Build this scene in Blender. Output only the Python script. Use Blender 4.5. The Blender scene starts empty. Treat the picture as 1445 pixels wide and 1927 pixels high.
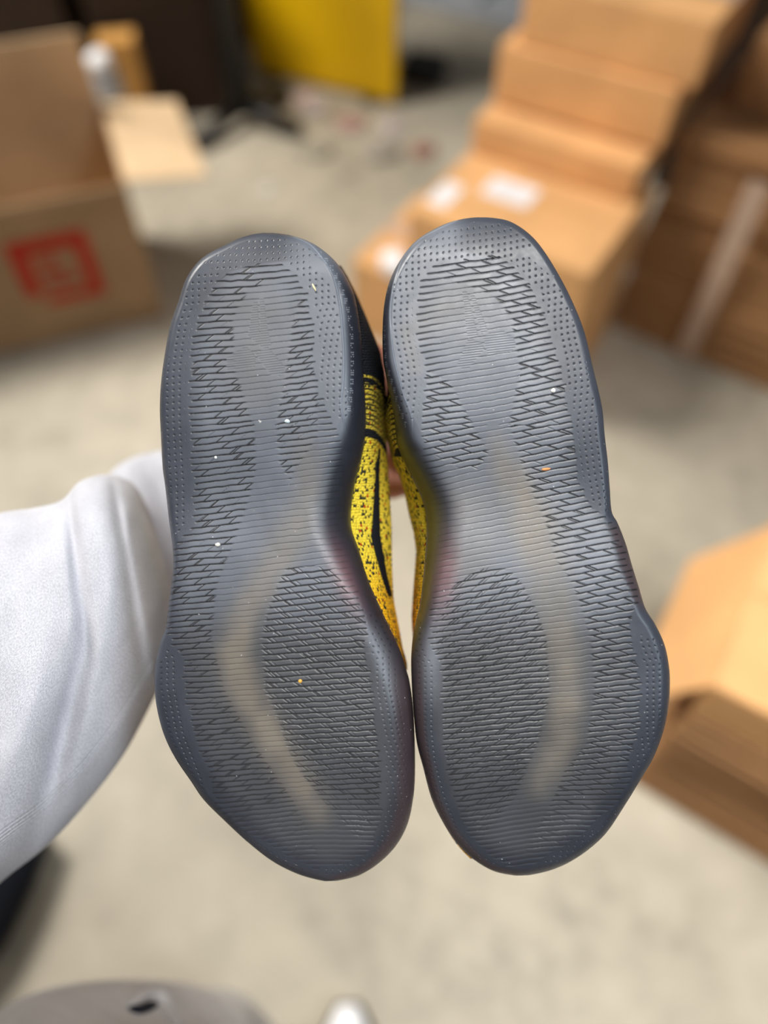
import bpy, bmesh, math, random
import numpy as np
from mathutils import Vector, Matrix

random.seed(7); rng = np.random.default_rng(7)
scn = bpy.context.scene
COL = scn.collection

# ------------------------------------------------------------------ camera
FPX = 1390.0                       # focal length in pixels of the 1445 x 1927 frame
CX, CY = 722.5, 963.5
PITCH = math.radians(55)
CAM = Vector((0, 0, 1.45))
cam_d = bpy.data.cameras.new('camera'); cam = bpy.data.objects.new('camera', cam_d); COL.objects.link(cam)
cam.location = CAM; cam.rotation_euler = (math.radians(90) - PITCH, 0, 0)
cam_d.sensor_fit = 'VERTICAL'; cam_d.sensor_height = 36; cam_d.sensor_width = 27
cam_d.lens = FPX / 1927 * 36
cam_d.clip_start = 0.02; cam_d.clip_end = 60
cam_d.dof.use_dof = True; cam_d.dof.focus_distance = 0.354; cam_d.dof.aperture_fstop = 1.9
scn.camera = cam
FW = Vector((0, math.cos(PITCH), -math.sin(PITCH)))
UP = Vector((0, math.sin(PITCH), math.cos(PITCH)))

# ------------------------------------------------------------------ world, lights, exposure
world = bpy.data.worlds.new('world'); scn.world = world; world.use_nodes = True
bg = world.node_tree.nodes['Background']
bg.inputs['Color'].default_value = (0.95, 0.97, 1.0, 1); bg.inputs['Strength'].default_value = 0.12
def area(name, loc, target, sx, sy, power, color, spread=180):
    l = bpy.data.lights.new(name, 'AREA'); l.shape = 'RECTANGLE'; l.size = sx; l.size_y = sy
    l.energy = power; l.color = color; l.spread = math.radians(spread)
    o = bpy.data.objects.new(name, l); COL.objects.link(o); o.location = loc
    o.rotation_euler = (Vector(target) - Vector(loc)).to_track_quat('-Z', 'Y').to_euler()
    return o
area('skylight', (-2.3, 2.1, 3.3), (0.0, 0.9, 0.3), 1.5, 1.5, 205, (1.0, 0.955, 0.89))
area('ceiling_lamp', (0.45, -0.1, 3.3), (0.3, -0.05, 0.0), 1.0, 1.0, 11.5, (1.0, 0.975, 0.94), 66)
area('window_light', (2.0, -1.1, 2.9), (0.0, 0.2, 1.15), 0.8, 1.3, 5.5, (0.74, 0.88, 1.0), 70)
scn.view_settings.view_transform = 'Standard'; scn.view_settings.look = 'None'
scn.view_settings.exposure = 0.0; scn.view_settings.gamma = 1.0; scn.view_settings.use_curve_mapping = False

# ------------------------------------------------------------------ helpers
def lin(c):
    c = np.asarray(c, float) / 255.0
    return np.where(c <= 0.04045, c / 12.92, ((c + 0.055) / 1.055) ** 2.4)
def W(u, v, d):
    """point at distance d along the optical axis"""
    return CAM + d * (FW + Vector((1, 0, 0)) * ((u - CX) / FPX) + UP * ((CY - v) / FPX))
def link(name, me, m=None, parent=None):
    o = bpy.data.objects.new(name, me); COL.objects.link(o)
    if m: me.materials.append(m)
    if parent: o.parent = parent
    return o
def tag(o, label=None, cat=None, group=None, kind=None):
    if label: o['label'] = label
    if cat: o['category'] = cat
    if group: o['group'] = group
    if kind: o['kind'] = kind
    return o
def empty(name, loc=(0, 0, 0), rz=0, rx=0):
    o = bpy.data.objects.new(name, None); COL.objects.link(o); o.location = loc; o.rotation_euler = (rx, 0, rz)
    o.empty_display_size = 0.05
    return o
def smooth(me):
    me.shade_smooth() if hasattr(me, 'shade_smooth') else None
def bm_mesh(bm, name, sm=False):
    me = bpy.data.meshes.new(name); bm.to_mesh(me); bm.free()
    if sm: smooth(me)
    return me
def bx(bm, x0, x1, y0, y1, z0, z1, bev=0.0, M=None):
    r = bmesh.ops.create_cube(bm, size=1)
    vs = r['verts']
    for v in vs:
        v.co = Vector(((x0 + x1) / 2 + v.co.x * (x1 - x0), (y0 + y1) / 2 + v.co.y * (y1 - y0), (z0 + z1) / 2 + v.co.z * (z1 - z0)))
    if M is not None: bmesh.ops.transform(bm, matrix=M, verts=vs)
    if bev:
        es = list({e for v in vs for e in v.link_edges})
        bmesh.ops.bevel(bm, geom=es, offset=bev, segments=2, affect='EDGES', profile=0.5)
def box_obj(name, dims, m, parent=None, bev=0.002, M=None):
    bm = bmesh.new(); bx(bm, *dims, bev=bev, M=M)
    return link(name, bm_mesh(bm, name), m, parent)
def grid_mesh(name, P, closed_u=False, sm=True, uv=None):
    """P: (rows, cols, 3)"""
    R, Cn, _ = P.shape
    me = bpy.data.meshes.new(name)
    idx = np.arange(R * Cn).reshape(R, Cn)
    if closed_u:
        idx2 = np.concatenate([idx, idx[:, :1]], 1)
    else: idx2 = idx
    a = idx2[:-1, :-1]; b = idx2[:-1, 1:]; c = idx2[1:, 1:]; d = idx2[1:, :-1]
    F = np.stack([a, d, c, b], -1).reshape(-1, 4)
    set_mesh(me, P.reshape(-1, 3), F)
    if uv is not None:
        U = uv.reshape(-1, 2)[F.ravel()]
        l = me.uv_layers.new(name='UVMap'); l.data.foreach_set('uv', U.astype(np.float32).ravel())
    if sm: me.polygons.foreach_set('use_smooth', np.ones(len(F), bool))
    return me, F
def set_mesh(me, V, F):
    me.vertices.add(len(V)); me.vertices.foreach_set('co', np.asarray(V, np.float32).ravel())
    me.loops.add(F.size); me.loops.foreach_set('vertex_index', F.astype(np.int32).ravel())
    me.polygons.add(len(F)); me.polygons.foreach_set('loop_start', (np.arange(len(F)) * 4).astype(np.int32))
    me.update(calc_edges=True); me.validate()
def tube(name, pts, radii, m=None, parent=None, n=32, sub=6, folds=None):
    """smooth elliptical tube through pts; radii = list of (a, b)"""
    pts = np.array([list(p) for p in pts], float); rad = np.array([(r if isinstance(r, (tuple, list)) else (r, r)) for r in radii], float)
    T = np.linspace(0, len(pts) - 1, (len(pts) - 1) * sub + 1)
    Pc = cr(pts, T); Rc = cr(rad, T)
    rows = []
    tan = np.gradient(Pc, axis=0); tan /= np.linalg.norm(tan, axis=1)[:, None]
    ref = np.array([1., 0, 0]); 
    for i in range(len(T)):
        t = tan[i]; a = ref - t * (ref @ t)
        if np.linalg.norm(a) < 0.2: a = np.array([0, 1., 0]) - t * t[1]
        a /= np.linalg.norm(a); b = np.cross(t, a); ref = a
        th = np.linspace(0, 2 * np.pi, n, endpoint=False)
        ra, rb = Rc[i]
        k = 1 + (folds(T[i], th) if folds else 0)
        rows.append(Pc[i] + (np.outer(np.cos(th) * ra * k, a) + np.outer(np.sin(th) * rb * k, b)))
    P = np.array(rows)
    P = np.concatenate([np.repeat(P[:1].mean(1, keepdims=True), n, 1), P, np.repeat(P[-1:].mean(1, keepdims=True), n, 1)])
    me, F = grid_mesh(name, P, closed_u=True)
    return link(name, me, m, parent)
def cr(P, T):
    """Catmull-Rom through rows of P at parameters T"""
    P = np.asarray(P, float); n = len(P)
    i = np.clip(np.floor(T).astype(int), 0, n - 2); f = (T - i)[:, None]
    g = lambda k: P[np.clip(k, 0, n - 1)]
    p0, p1, p2, p3 = g(i - 1), g(i), g(i + 1), g(i + 2)
    return 0.5 * ((2 * p1) + (-p0 + p2) * f + (2 * p0 - 5 * p1 + 4 * p2 - p3) * f ** 2 + (-p0 + 3 * p1 - 3 * p2 + p3) * f ** 3)
def ss(x, a, b):
    t = np.clip((x - a) / (b - a), 0, 1); return t * t * (3 - 2 * t)
def vnoise(x, y, seed=0):
    r = np.random.default_rng(seed).random((64, 64))
    xi = np.floor(x).astype(int); yi = np.floor(y).astype(int); fx = x - xi; fy = y - yi
    fx = fx * fx * (3 - 2 * fx); fy = fy * fy * (3 - 2 * fy)
    a = r[yi % 64, xi % 64]; b = r[yi % 64, (xi + 1) % 64]; c = r[(yi + 1) % 64, xi % 64]; d = r[(yi + 1) % 64, (xi + 1) % 64]
    return (a * (1 - fx) + b * fx) * (1 - fy) + (c * (1 - fx) + d * fx) * fy

# ------------------------------------------------------------------ materials
class NT:
    def __init__(s, name):
        s.m = bpy.data.materials.new(name); s.m.use_nodes = True; s.t = s.m.node_tree; s.n = s.t.nodes
        s.b = s.n['Principled BSDF']
    def add(s, typ, **kw):
        nd = s.n.new(typ)
        for k, v in kw.items():
            if k.startswith('i_'):
                nd.inputs[k[2:].replace('_', ' ')].default_value = v
            else: setattr(nd, k, v)
        return nd
    def L(s, a, b): s.t.links.new(a, b)
    def ramp(s, fac, stops):
        r = s.n.new('ShaderNodeValToRGB'); e = r.color_ramp.elements
        while len(e) < len(stops): e.new(0.5)
        for el, (p, c) in zip(e, stops):
            el.position = p; el.color = (*lin(c), 1) if not np.isscalar(c) else (c, c, c, 1)
        s.L(fac, r.inputs[0]); return r
    def bump(s, h, strength=0.3, dist=0.001):
        b = s.n.new('ShaderNodeBump'); b.inputs['Strength'].default_value = strength; b.inputs['Distance'].default_value = dist
        s.L(h, b.inputs['Height']); s.L(b.outputs[0], s.b.inputs['Normal']); return b
def plain(name, c, rough=0.5, spec=0.5, noise=0.06, scale=20, metal=0.0):
    n = NT(name); tc = n.add('ShaderNodeTexCoord'); no = n.add('ShaderNodeTexNoise', i_Scale=scale, i_Detail=4.0)
    n.L(tc.outputs['Object'], no.inputs['Vector'])
    c = np.array(c, float); r = n.ramp(no.outputs['Fac'], [(0.3, np.clip(c * (1 - noise), 0, 255)), (0.7, np.clip(c * (1 + noise), 0, 255))])
    n.L(r.outputs[0], n.b.inputs['Base Color']); n.b.inputs['Roughness'].default_value = rough
    n.b.inputs['Specular IOR Level'].default_value = spec; n.b.inputs['Metallic'].default_value = metal
    return n.m
def cardboard(name, c):
    n = NT(name); tc = n.add('ShaderNodeTexCoord')
    no = n.add('ShaderNodeTexNoise', i_Scale=6.0, i_Detail=5.0); n.L(tc.outputs['Object'], no.inputs['Vector'])
    wv = n.add('ShaderNodeTexWave', i_Scale=70.0, i_Distortion=0.6); n.L(tc.outputs['Object'], wv.inputs['Vector'])
    c = np.array(c, float)
    r = n.ramp(no.outputs['Fac'], [(0.3, c * 0.93), (0.7, np.clip(c * 1.05, 0, 255))])
    n.L(r.outputs[0], n.b.inputs['Base Color']); n.b.inputs['Roughness'].default_value = 0.75
    n.b.inputs['Specular IOR Level'].default_value = 0.25
    n.bump(wv.outputs['Fac'], 0.15, 0.0006); return n.m
M_card = cardboard('cardboard_tan', (226, 174, 118))
M_card2 = cardboard('cardboard_pale', (214, 184, 146))
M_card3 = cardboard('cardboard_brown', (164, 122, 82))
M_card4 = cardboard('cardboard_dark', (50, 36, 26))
M_tape = plain('packing_tape', (196, 168, 146), 0.25, 0.6)
M_clear = plain('clear_tape', (176, 140, 108), 0.22, 0.6)
M_white = plain('white_paper', (238, 238, 240), 0.6, 0.3, 0.02)
M_black = plain('black_metal', (14, 14, 15), 0.45)
M_dark = plain('dark_rubber', (20, 21, 26), 0.5)
M_yel = plain('yellow_paint', (226, 180, 8), 0.4, 0.4, 0.04, 5)
M_grey = plain('grey_plastic', (168, 172, 178), 0.35)
M_red = plain('red_print', (168, 44, 24), 0.7, 0.2, 0.1)
M_navy = plain('navy_fabric', (24, 27, 36), 0.85, 0.2)
M_skin = None
def skin():
    n = NT('skin'); tc = n.add('ShaderNodeTexCoord'); no = n.add('ShaderNodeTexNoise', i_Scale=60.0, i_Detail=5.0)
    n.L(tc.outputs['Object'], no.inputs['Vector'])
    r = n.ramp(no.outputs['Fac'], [(0.3, (206, 140, 118)), (0.7, (222, 162, 138))]); n.L(r.outputs[0], n.b.inputs['Base Color'])
    n.b.inputs['Roughness'].default_value = 0.5; n.b.inputs['Subsurface Weight'].default_value = 0.15
    n.b.inputs['Subsurface Radius'].default_value = (0.01, 0.004, 0.002); n.bump(no.outputs['Fac'], 0.2, 0.0005); return n.m
M_skin = skin()
def concrete():
    n = NT('concrete'); tc = n.add('ShaderNodeTexCoord')
    a = n.add('ShaderNodeTexNoise', i_Scale=2.2, i_Detail=6.0, i_Roughness=0.6); n.L(tc.outputs['Object'], a.inputs['Vector'])
    b = n.add('ShaderNodeTexNoise', i_Scale=14.0, i_Detail=6.0, i_Roughness=0.65); n.L(tc.outputs['Object'], b.inputs['Vector'])
    mx = n.add('ShaderNodeMath', operation='ADD'); m1 = n.add('ShaderNodeMath', operation='MULTIPLY'); m1.inputs[1].default_value = 0.65
    m2 = n.add('ShaderNodeMath', operation='MULTIPLY'); m2.inputs[1].default_value = 0.35
    n.L(a.outputs['Fac'], m1.inputs[0]); n.L(b.outputs['Fac'], m2.inputs[0]); n.L(m1.outputs[0], mx.inputs[0]); n.L(m2.outputs[0], mx.inputs[1])
    r = n.ramp(mx.outputs[0], [(0.34, (140, 133, 118)), (0.47, (172, 164, 147)), (0.56, (184, 175, 157)), (0.70, (200, 192, 175))])
    n.L(r.outputs[0], n.b.inputs['Base Color']); n.b.inputs['Roughness'].default_value = 0.55
    n.b.inputs['Specular IOR Level'].default_value = 0.3
    n.bump(b.outputs['Fac'], 0.2, 0.002); return n.m
M_floor = concrete()
M_wall = plain('painted_wall', (150, 146, 138), 0.8, 0.2, 0.05, 3)
def fabric(name, c, c2, ribs=1550.0, axis=0, bump=0.5):
    n = NT(name); uv = n.add('ShaderNodeUVMap'); uv.uv_map = 'UVMap'
    sp = n.add('ShaderNodeSeparateXYZ'); n.L(uv.outputs[0], sp.inputs[0])
    nz = n.add('ShaderNodeTexNoise', i_Scale=900.0, i_Detail=3.0); n.L(uv.outputs[0], nz.inputs['Vector'])
    nz.inputs['Scale'].default_value = 1100.0
    big = n.add('ShaderNodeTexNoise', i_Scale=40.0, i_Detail=4.0); n.L(uv.outputs[0], big.inputs['Vector'])
    wob = n.add('ShaderNodeMath', operation='MULTIPLY_ADD'); wob.inputs[1].default_value = 0.0012; n.L(big.outputs['Fac'], wob.inputs[0]); n.L(sp.outputs[axis], wob.inputs[2])
    mu = n.add('ShaderNodeMath', operation='MULTIPLY'); mu.inputs[1].default_value = 2 * math.pi * ribs; n.L(wob.outputs[0], mu.inputs[0])
    si = n.add('ShaderNodeMath', operation='SINE'); n.L(mu.outputs[0], si.inputs[0])
    ad = n.add('ShaderNodeMath', operation='MULTIPLY_ADD'); ad.inputs[1].default_value = 0.24; n.L(si.outputs[0], ad.inputs[0]); n.L(nz.outputs['Fac'], ad.inputs[2])
    mix = n.add('ShaderNodeMath', operation='MULTIPLY_ADD'); mix.inputs[1].default_value = 0.35; n.L(big.outputs['Fac'], mix.inputs[0]); n.L(ad.outputs[0], mix.inputs[2])
    r = n.ramp(mix.outputs[0], [(0.42, c), (0.95, c2)]); n.L(r.outputs[0], n.b.inputs['Base Color'])
    n.b.inputs['Roughness'].default_value = 0.9; n.b.inputs['Specular IOR Level'].default_value = 0.1
    n.b.inputs['Sheen Weight'].default_value = 0.25
    n.bump(ad.outputs[0], bump, 0.0006); return n.m
M_fleece = fabric('grey_marl_fleece', (140, 141, 149), (217, 218, 226))
M_rib = fabric('grey_marl_rib', (132, 133, 140), (200, 201, 208), ribs=620.0, bump=0.8)
M_pants = fabric('grey_sweatpants_fleece', (146, 142, 140), (204, 200, 198))

# ------------------------------------------------------------------ setting
box_obj('floor', (-5, 4.5, -2.5, 6.5, -0.1, 0), M_floor, bev=0)['kind'] = 'structure'
box_obj('wall_back', (-5, 4.5, 6.5, 6.62, 0, 3.4), M_wall, bev=0)['kind'] = 'structure'
box_obj('wall_left', (-5.12, -5, -2.5, 6.5, 0, 3.4), M_wall, bev=0)['kind'] = 'structure'

# ------------------------------------------------------------------ cartons
def carton(loc, yaw, w, d, h, m, label, group=None, tape=True, name='carton'):
    """closed carton, origin at the near-left floor corner"""
    r = empty(name, loc, math.radians(yaw)); tag(r, label, 'box', group)
    box_obj('body', (0, w, 0, d, 0, h - 0.004), m, r, 0.004)
    box_obj('top_flap', (0.001, w - 0.001, 0.001, d / 2 - 0.002, h - 0.003, h + 0.001), m, r, 0.001)
    box_obj('top_flap', (0.001, w - 0.001, d / 2 + 0.002, d - 0.001, h - 0.003, h + 0.001), m, r, 0.001)
    if tape:
        box_obj('tape', (-0.0008, w + 0.0008, d / 2 - 0.03, d / 2 + 0.03, h + 0.0012, h + 0.002), M_tape, r, 0)
    return r
Y0 = -32
E0 = (-0.085, 1.655, 0)
carton(E0, Y0, 0.62, 0.36, 0.24, M_card, 'lowest tan carton of the tan stack, with a white paper on its ledge')
cD = carton((0.058, 1.554, 0.2425), Y0, 0.45, 0.40, 0.205, M_card, 'tan carton with two white labels on top, second lowest of the tan stack', tape=False)
def label_print(parent, x0, x1, y0, y1, z):
    o = box_obj('shipping_label', (x0, x1, y0, y1, z, z + 0.0008), M_white, parent, 0); o['label'] = 'white paper label stuck on carton top'
    for k in range(4):
        yy = y0 + (y1 - y0) * (0.2 + 0.18 * k)
        b = box_obj('printed_line', (x0 + 0.008, x1 - 0.012 - 0.02 * (k % 2), yy, yy + 0.003, z + 0.0008, z + 0.001), M_grey, o, 0)
label_print(cD, 0.015, 0.065, 0.05, 0.15, 0.2065)
label_print(cD, 0.105, 0.225, 0.15, 0.235, 0.2065)
carton((0.217, 1.805, 0.4525), Y0, 0.42, 0.32, 0.078, M_card, 'flat tan carton third from the bottom of the tan stack', tape=False)
carton((0.268, 1.874, 0.539), Y0, 0.43, 0.35, 0.128, M_card, 'tan carton second from the top of the tan stack')
carton((0.311, 1.872, 0.6705), Y0, 0.42, 0.32, 0.125, M_card, 'tan carton topmost on the tan stack, its top at the upper edge')

# white crumpled paper on the lowest carton
def crumple(name, loc, r, m, label, cat, seed, group=None, flat=0.5):
    bm = bmesh.new(); bmesh.ops.create_icosphere(bm, subdivisions=3, radius=1)
    rr = random.Random(seed)
    dirs = [Vector((rr.uniform(-1, 1), rr.uniform(-1, 1), rr.uniform(-1, 1))).normalized() for _ in range(14)]
    for v in bm.verts:
        n = v.co.normalized(); k = 1
        for dd in dirs:
            k -= 0.16 * max(0, n.dot(dd) - 0.72) / 0.28
        v.co = Vector((n.x * r[0] * k, n.y * r[1] * k, max(n.z, -flat) * r[2] * k))
    mz = min(v.co.z for v in bm.verts)
    for v in bm.verts: v.co.z -= mz
    o = link(name, bm_mesh(bm, name), m); o.location = loc; tag(o, label, cat, group); o.rotation_euler.z = rr.uniform(0, 3); return o
crumple('crumpled_paper', (0.028, 1.606, 0.243), (0.062, 0.042, 0.04), M_white, 'bright white crumpled paper on the ledge of the lowest tan carton', 'paper', 3)

# open carton at the left
oc = empty('open_carton', (-1.206, 1.509, 0), math.radians(20)); tag(oc, 'open pale carton with raised flaps and a red printed mark, at the left', 'box')
w, d, h, t = 0.6, 0.42, 0.42, 0.005
M_cardO = M_card2; M_cardShade = cardboard('cardboard_pale_shaded', (158, 126, 92))  # darker copy of the pale card; shade painted into front and right faces
box_obj('front_panel', (0, w, 0, t, 0, h), M_cardShade, oc, 0.001)['label'] = 'front face with painted-in shade and red mark'
box_obj('back_panel', (0, w, d - t, d, 0, h), M_cardO, oc, 0.001)
box_obj('side_panel', (0, t, t + .0002, d - t - .0002, 0, h), M_cardO, oc, 0.001)
box_obj('side_panel', (w - t, w, t + .0002, d - t - .0002, 0, h), M_cardShade, oc, 0.001)
box_obj('bottom_panel', (t, w - t, t, d - t, 0.001, 0.006), M_cardO, oc, 0.001)
def flap(name, hinge, rot_axis, ang, dims, par, m):
    M = Matrix.Translation(Vector(hinge)) @ Matrix.Rotation(math.radians(ang), 4, rot_axis)
    return box_obj(name, dims, m, par, 0.001, M)
flap('back_flap', (0, d - t, h), 'X', 12, (0.004, w - 0.004, -t, 0, 0.001, 0.205), oc, M_cardO)      # nearly upright
flap('right_flap', (w, 0, h), 'Y', 98, (-t, 0, 0.004, d - 0.004, 0.001, 0.205), oc, M_cardO)     # folded out
flap('left_flap', (0, 0, h), 'Y', -100, (0, t, 0.004, d - 0.004, 0.001, 0.205), oc, M_cardO)
flap('front_flap', (0, 0, h), 'X', 176, (0.004, w - 0.004, 0, t, 0.003, 0.05), oc, M_cardShade)
# the red printed square, its strokes flat on the front panel
mk = empty('printed_mark', (0.27, -0.0008, 0.125)); mk.parent = oc; mk['label'] = 'red printed square mark'
def stroke(x0, x1, z0, z1): box_obj('print', (x0, x1, -0.0004, 0, z0, z1), M_red, mk, 0)
S = 0.20
stroke(0, S, 0.155, 0.20); stroke(0, 0.045, 0.035, 0.154); stroke(0.046, S, 0, 0.03); stroke(S - 0.04, S, 0.031, 0.154)
for k in range(3): stroke(0.06, 0.145 - 0.02 * k, 0.055 + 0.033 * k, 0.073 + 0.033 * k)

def ORD(k, n):
    names = ['lowest', 'second lowest', 'third lowest', 'fourth lowest', 'fifth lowest', 'sixth lowest', 'sixth from top', 'fifth from top', 'fourth from top', 'third from top', 'second from top', 'topmost']
    if n == 8: names = ['lowest', 'second lowest', 'third lowest', 'fourth lowest', 'fourth from top', 'third from top', 'second from top', 'topmost']
    if n == 5: names = ['lowest', 'second lowest', 'middle', 'second from top', 'topmost']
    return names[k] + ' brown'
# bundle of flattened cartons, right; tape strip up its face
z = 0.0
for k in range(12):
    hh = [0.05, 0.044, 0.052, 0.047][k % 4]
    o = empty('flattened_carton', (0.665 + random.uniform(-.008, .008) + 0.02 * (k > 6), 1.685 + random.uniform(-.008, .012), z), math.radians(-35 + random.uniform(-.8, .8)))
    tag(o, ORD(k, 12) + ' flattened carton in the shaded stack at the upper right', 'box', 'flattened cartons stacked at the upper right')
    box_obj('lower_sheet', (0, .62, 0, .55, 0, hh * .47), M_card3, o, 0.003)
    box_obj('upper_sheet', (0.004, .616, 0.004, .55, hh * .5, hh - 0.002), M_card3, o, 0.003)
    z += hh
zt = z
tp = empty('tape_strip', (0.655, 1.673, 0.01), math.radians(-35)); tag(tp, 'pale clear tape strip running up the face of the shaded stack', 'tape')
box_obj('strip', (0.20, 0.25, -0.012, -0.0095, 0, z - 0.06), M_tape, tp, 0)
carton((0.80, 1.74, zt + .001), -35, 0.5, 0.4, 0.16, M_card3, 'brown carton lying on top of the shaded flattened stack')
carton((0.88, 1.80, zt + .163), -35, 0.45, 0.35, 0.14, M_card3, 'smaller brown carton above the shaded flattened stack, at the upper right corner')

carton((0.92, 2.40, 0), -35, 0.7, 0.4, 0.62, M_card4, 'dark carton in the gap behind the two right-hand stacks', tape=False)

# low stack at the lower right with a carton on it
z = 0.0
for k in range(8):
    hh = [0.044, 0.040, 0.046][k % 3]
    o = empty('flattened_carton', (0.463 + random.uniform(-.006, .006), 0.392 + random.uniform(-.006, .006), z), math.radians(-33 + random.uniform(-1, 1)))
    tag(o, ORD(k, 8) + ' flattened carton in the low stack at the lower right', 'box', 'flattened cartons stacked at the lower right')
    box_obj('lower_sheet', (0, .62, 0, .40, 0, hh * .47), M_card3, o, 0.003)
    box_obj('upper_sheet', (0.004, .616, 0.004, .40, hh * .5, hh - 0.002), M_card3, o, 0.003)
    z += hh
o2 = carton((0.470, 0.400, z + 0.001), -32, 0.5, 0.36, 0.10, M_card, 'tan carton with one side flap hanging down, on the low stack, lower right', tape=False)
flap('side_flap', (-0.001, 0, 0.098), 'Y', -156, (-0.004, 0, 0.002, 0.33, 0.001, 0.20), o2, M_card)

# ------------------------------------------------------------------ far things
# yellow board
yb = empty('yellow_board', (-0.525, 3.20, 0), math.radians(-25)); tag(yb, 'large yellow board standing upright at the top, behind the floor scraps', 'board')
box_obj('panel', (0, 0.625, 0, 0.025, 0.02, 1.0), M_yel, yb, 0.004)
for x in (0.06, 0.50): box_obj('foot', (x, x + .05, -0.03, .055, 0, 0.0195), M_black, yb, 0.003)
blk = box_obj('shadow_block', (0, 0.16, 0, 0.14, 0, 0.08), M_dark, None, 0.01); blk.location = (0.06, 3.12, 0); blk.rotation_euler.z = -0.35  # dark solid put where the shadow right of the board lies
tag(blk, 'dark block standing in for the shadow beside the yellow board', 'block')

# black stand
st = empty('black_stand', (-0.53, 2.80, 0)); tag(st, 'black metal stand with splayed feet left of the yellow board', 'stand')
def rod(name, a, b, r, m, par, n=12):
    a = Vector(a); b = Vector(b); bm = bmesh.new(); L = (b - a).length
    bmesh.ops.create_cone(bm, cap_ends=True, segments=n, radius1=r, radius2=r, depth=L)
    M = Matrix.Translation((a + b) / 2) @ (b - a).to_track_quat('Z', 'Y').to_matrix().to_4x4()
    bmesh.ops.transform(bm, matrix=M, verts=bm.verts); return link(name, bm_mesh(bm, name, True), m, par)
rod('post', (0, 0, 0.05), (0.0, 0.0, 1.3), 0.042, M_black, st)
for a in (-2.25, -0.4, 0.9): rod('leg', (0, 0, 0.07), (0.24 * math.cos(a), 0.24 * math.sin(a), 0.026), 0.026, M_black, st)

# dark cartons in the shade
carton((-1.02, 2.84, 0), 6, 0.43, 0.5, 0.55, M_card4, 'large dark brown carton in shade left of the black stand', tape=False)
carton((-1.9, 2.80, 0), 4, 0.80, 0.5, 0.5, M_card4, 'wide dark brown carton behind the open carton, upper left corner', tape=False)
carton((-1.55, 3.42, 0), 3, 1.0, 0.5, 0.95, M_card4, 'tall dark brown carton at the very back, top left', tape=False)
def ring_roll(name, loc, R, r, hgt, m, label, cat, rx=0):
    bm = bmesh.new(); n = 32
    prof = [(r, 0), (R, 0), (R, hgt), (r, hgt)]
    vs = [[bm.verts.new((p[0] * math.cos(2 * math.pi * i / n), p[0] * math.sin(2 * math.pi * i / n), p[1])) for p in prof] for i in range(n)]
    for i in range(n):
        for j in range(4): bm.faces.new((vs[i][j], vs[(i + 1) % n][j], vs[(i + 1) % n][(j + 1) % 4], vs[i][(j + 1) % 4]))
    bmesh.ops.recalc_face_normals(bm, faces=bm.faces)
    o = link(name, bm_mesh(bm, name), m); o.location = loc; o.rotation_euler.x = rx; tag(o, label, cat); return o
ring_roll('paper_tube', (-0.915, 2.55, 0.0), 0.05, 0.036, 0.30, M_grey, 'grey cardboard tube standing behind the open carton', 'tube')
crumple('crumpled_paper', (-0.915, 2.55, 0.302), (0.05, 0.045, 0.05), M_white, 'white crumpled paper atop the grey tube behind the open carton', 'paper', 8)
carton((-0.965, 2.68, 0), 10, 0.13, 0.10, 0.33, cardboard('cardboard_amber', (200, 148, 80)), 'small amber carton peeking out behind the white paper, upper left', tape=False)

# pale grey panel lying at the top
gp = empty('plastic_panel', (0.02, 3.93, 0), math.radians(-32)); tag(gp, 'pale grey plastic panel lying on the floor at the top', 'panel')
box_obj('sheet', (0, 0.75, 0, 0.5, 0.0, 0.05), M_grey, gp, 0.01)
for k in range(3): box_obj('rib', (0.05 + 0.24 * k, 0.20 + 0.24 * k, 0.05, 0.45, 0.0505, 0.07), M_grey, gp, 0.006)
b2 = box_obj('black_case', (0, 0.25, 0, 0.2, 0, 0.12), M_dark, None, 0.015); b2.location = (0.95, 4.1, 0); tag(b2, 'black case at the top between panel and tan stack', 'case')

# scraps on the floor
def scrap(loc, s, c, label, seed, name='paper_scrap'):
    m = plain('scrap_paper', c, 0.7, 0.2, 0.04); return crumple(name, loc, (s, s * 0.8, s * 0.22), m, label, 'scrap', seed, 'scraps on the floor')
scrap((-0.318, 3.00, 0), .052, (226, 196, 190), 'pinkish scrap on the floor just below the yellow board', 11)
scrap((-0.262, 2.92, 0), .055, (226, 216, 220), 'pale lilac scrap beside the pinkish one below the yellow board', 12)
scrap((-0.39, 2.79, 0), .045, (212, 212, 214), 'white scrap on the floor right of the black stand', 13)
scrap((-0.40, 2.37, 0), .040, (200, 196, 184), 'pale scrap on open floor above the left shoe', 14)
scrap((-0.735, 1.80, 0), .032, (222, 218, 210), 'white scrap beside the foot of the open carton', 15)
scrap((-0.13, 2.80, 0), .07, (176, 140, 132), 'dull reddish flat scrap below the right end of the yellow board', 16)
scrap((0.03, 2.78, 0), .06, (188, 176, 176), 'greyish flat scrap on the floor right of the reddish one', 17)
scrap((0.14, 2.62, 0), .06, (150, 104, 92), 'brownish red scrap nearest the tan stack', 18)
scrap((-0.02, 2.62, 0), .09, (160, 152, 140), 'wide grey scrap between the reddish scraps', 19)
scrap((-0.25, 2.62, 0), .08, (156, 148, 132), 'wide dull grey scrap left of the other grey scraps', 20)

# navy bag on the floor at the left
bag = tube('navy_bag', [(-1.05, -.05, .05), (-0.86, 0.06, .07), (-0.74, 0.16, .07), (-0.64, 0.31, .055)], [(.07, .05), (.13, .07), (.13, .065), (.06, .04)], M_navy)
tag(bag, 'dark navy cloth bag on the floor beneath the grey sleeve', 'bag')

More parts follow.
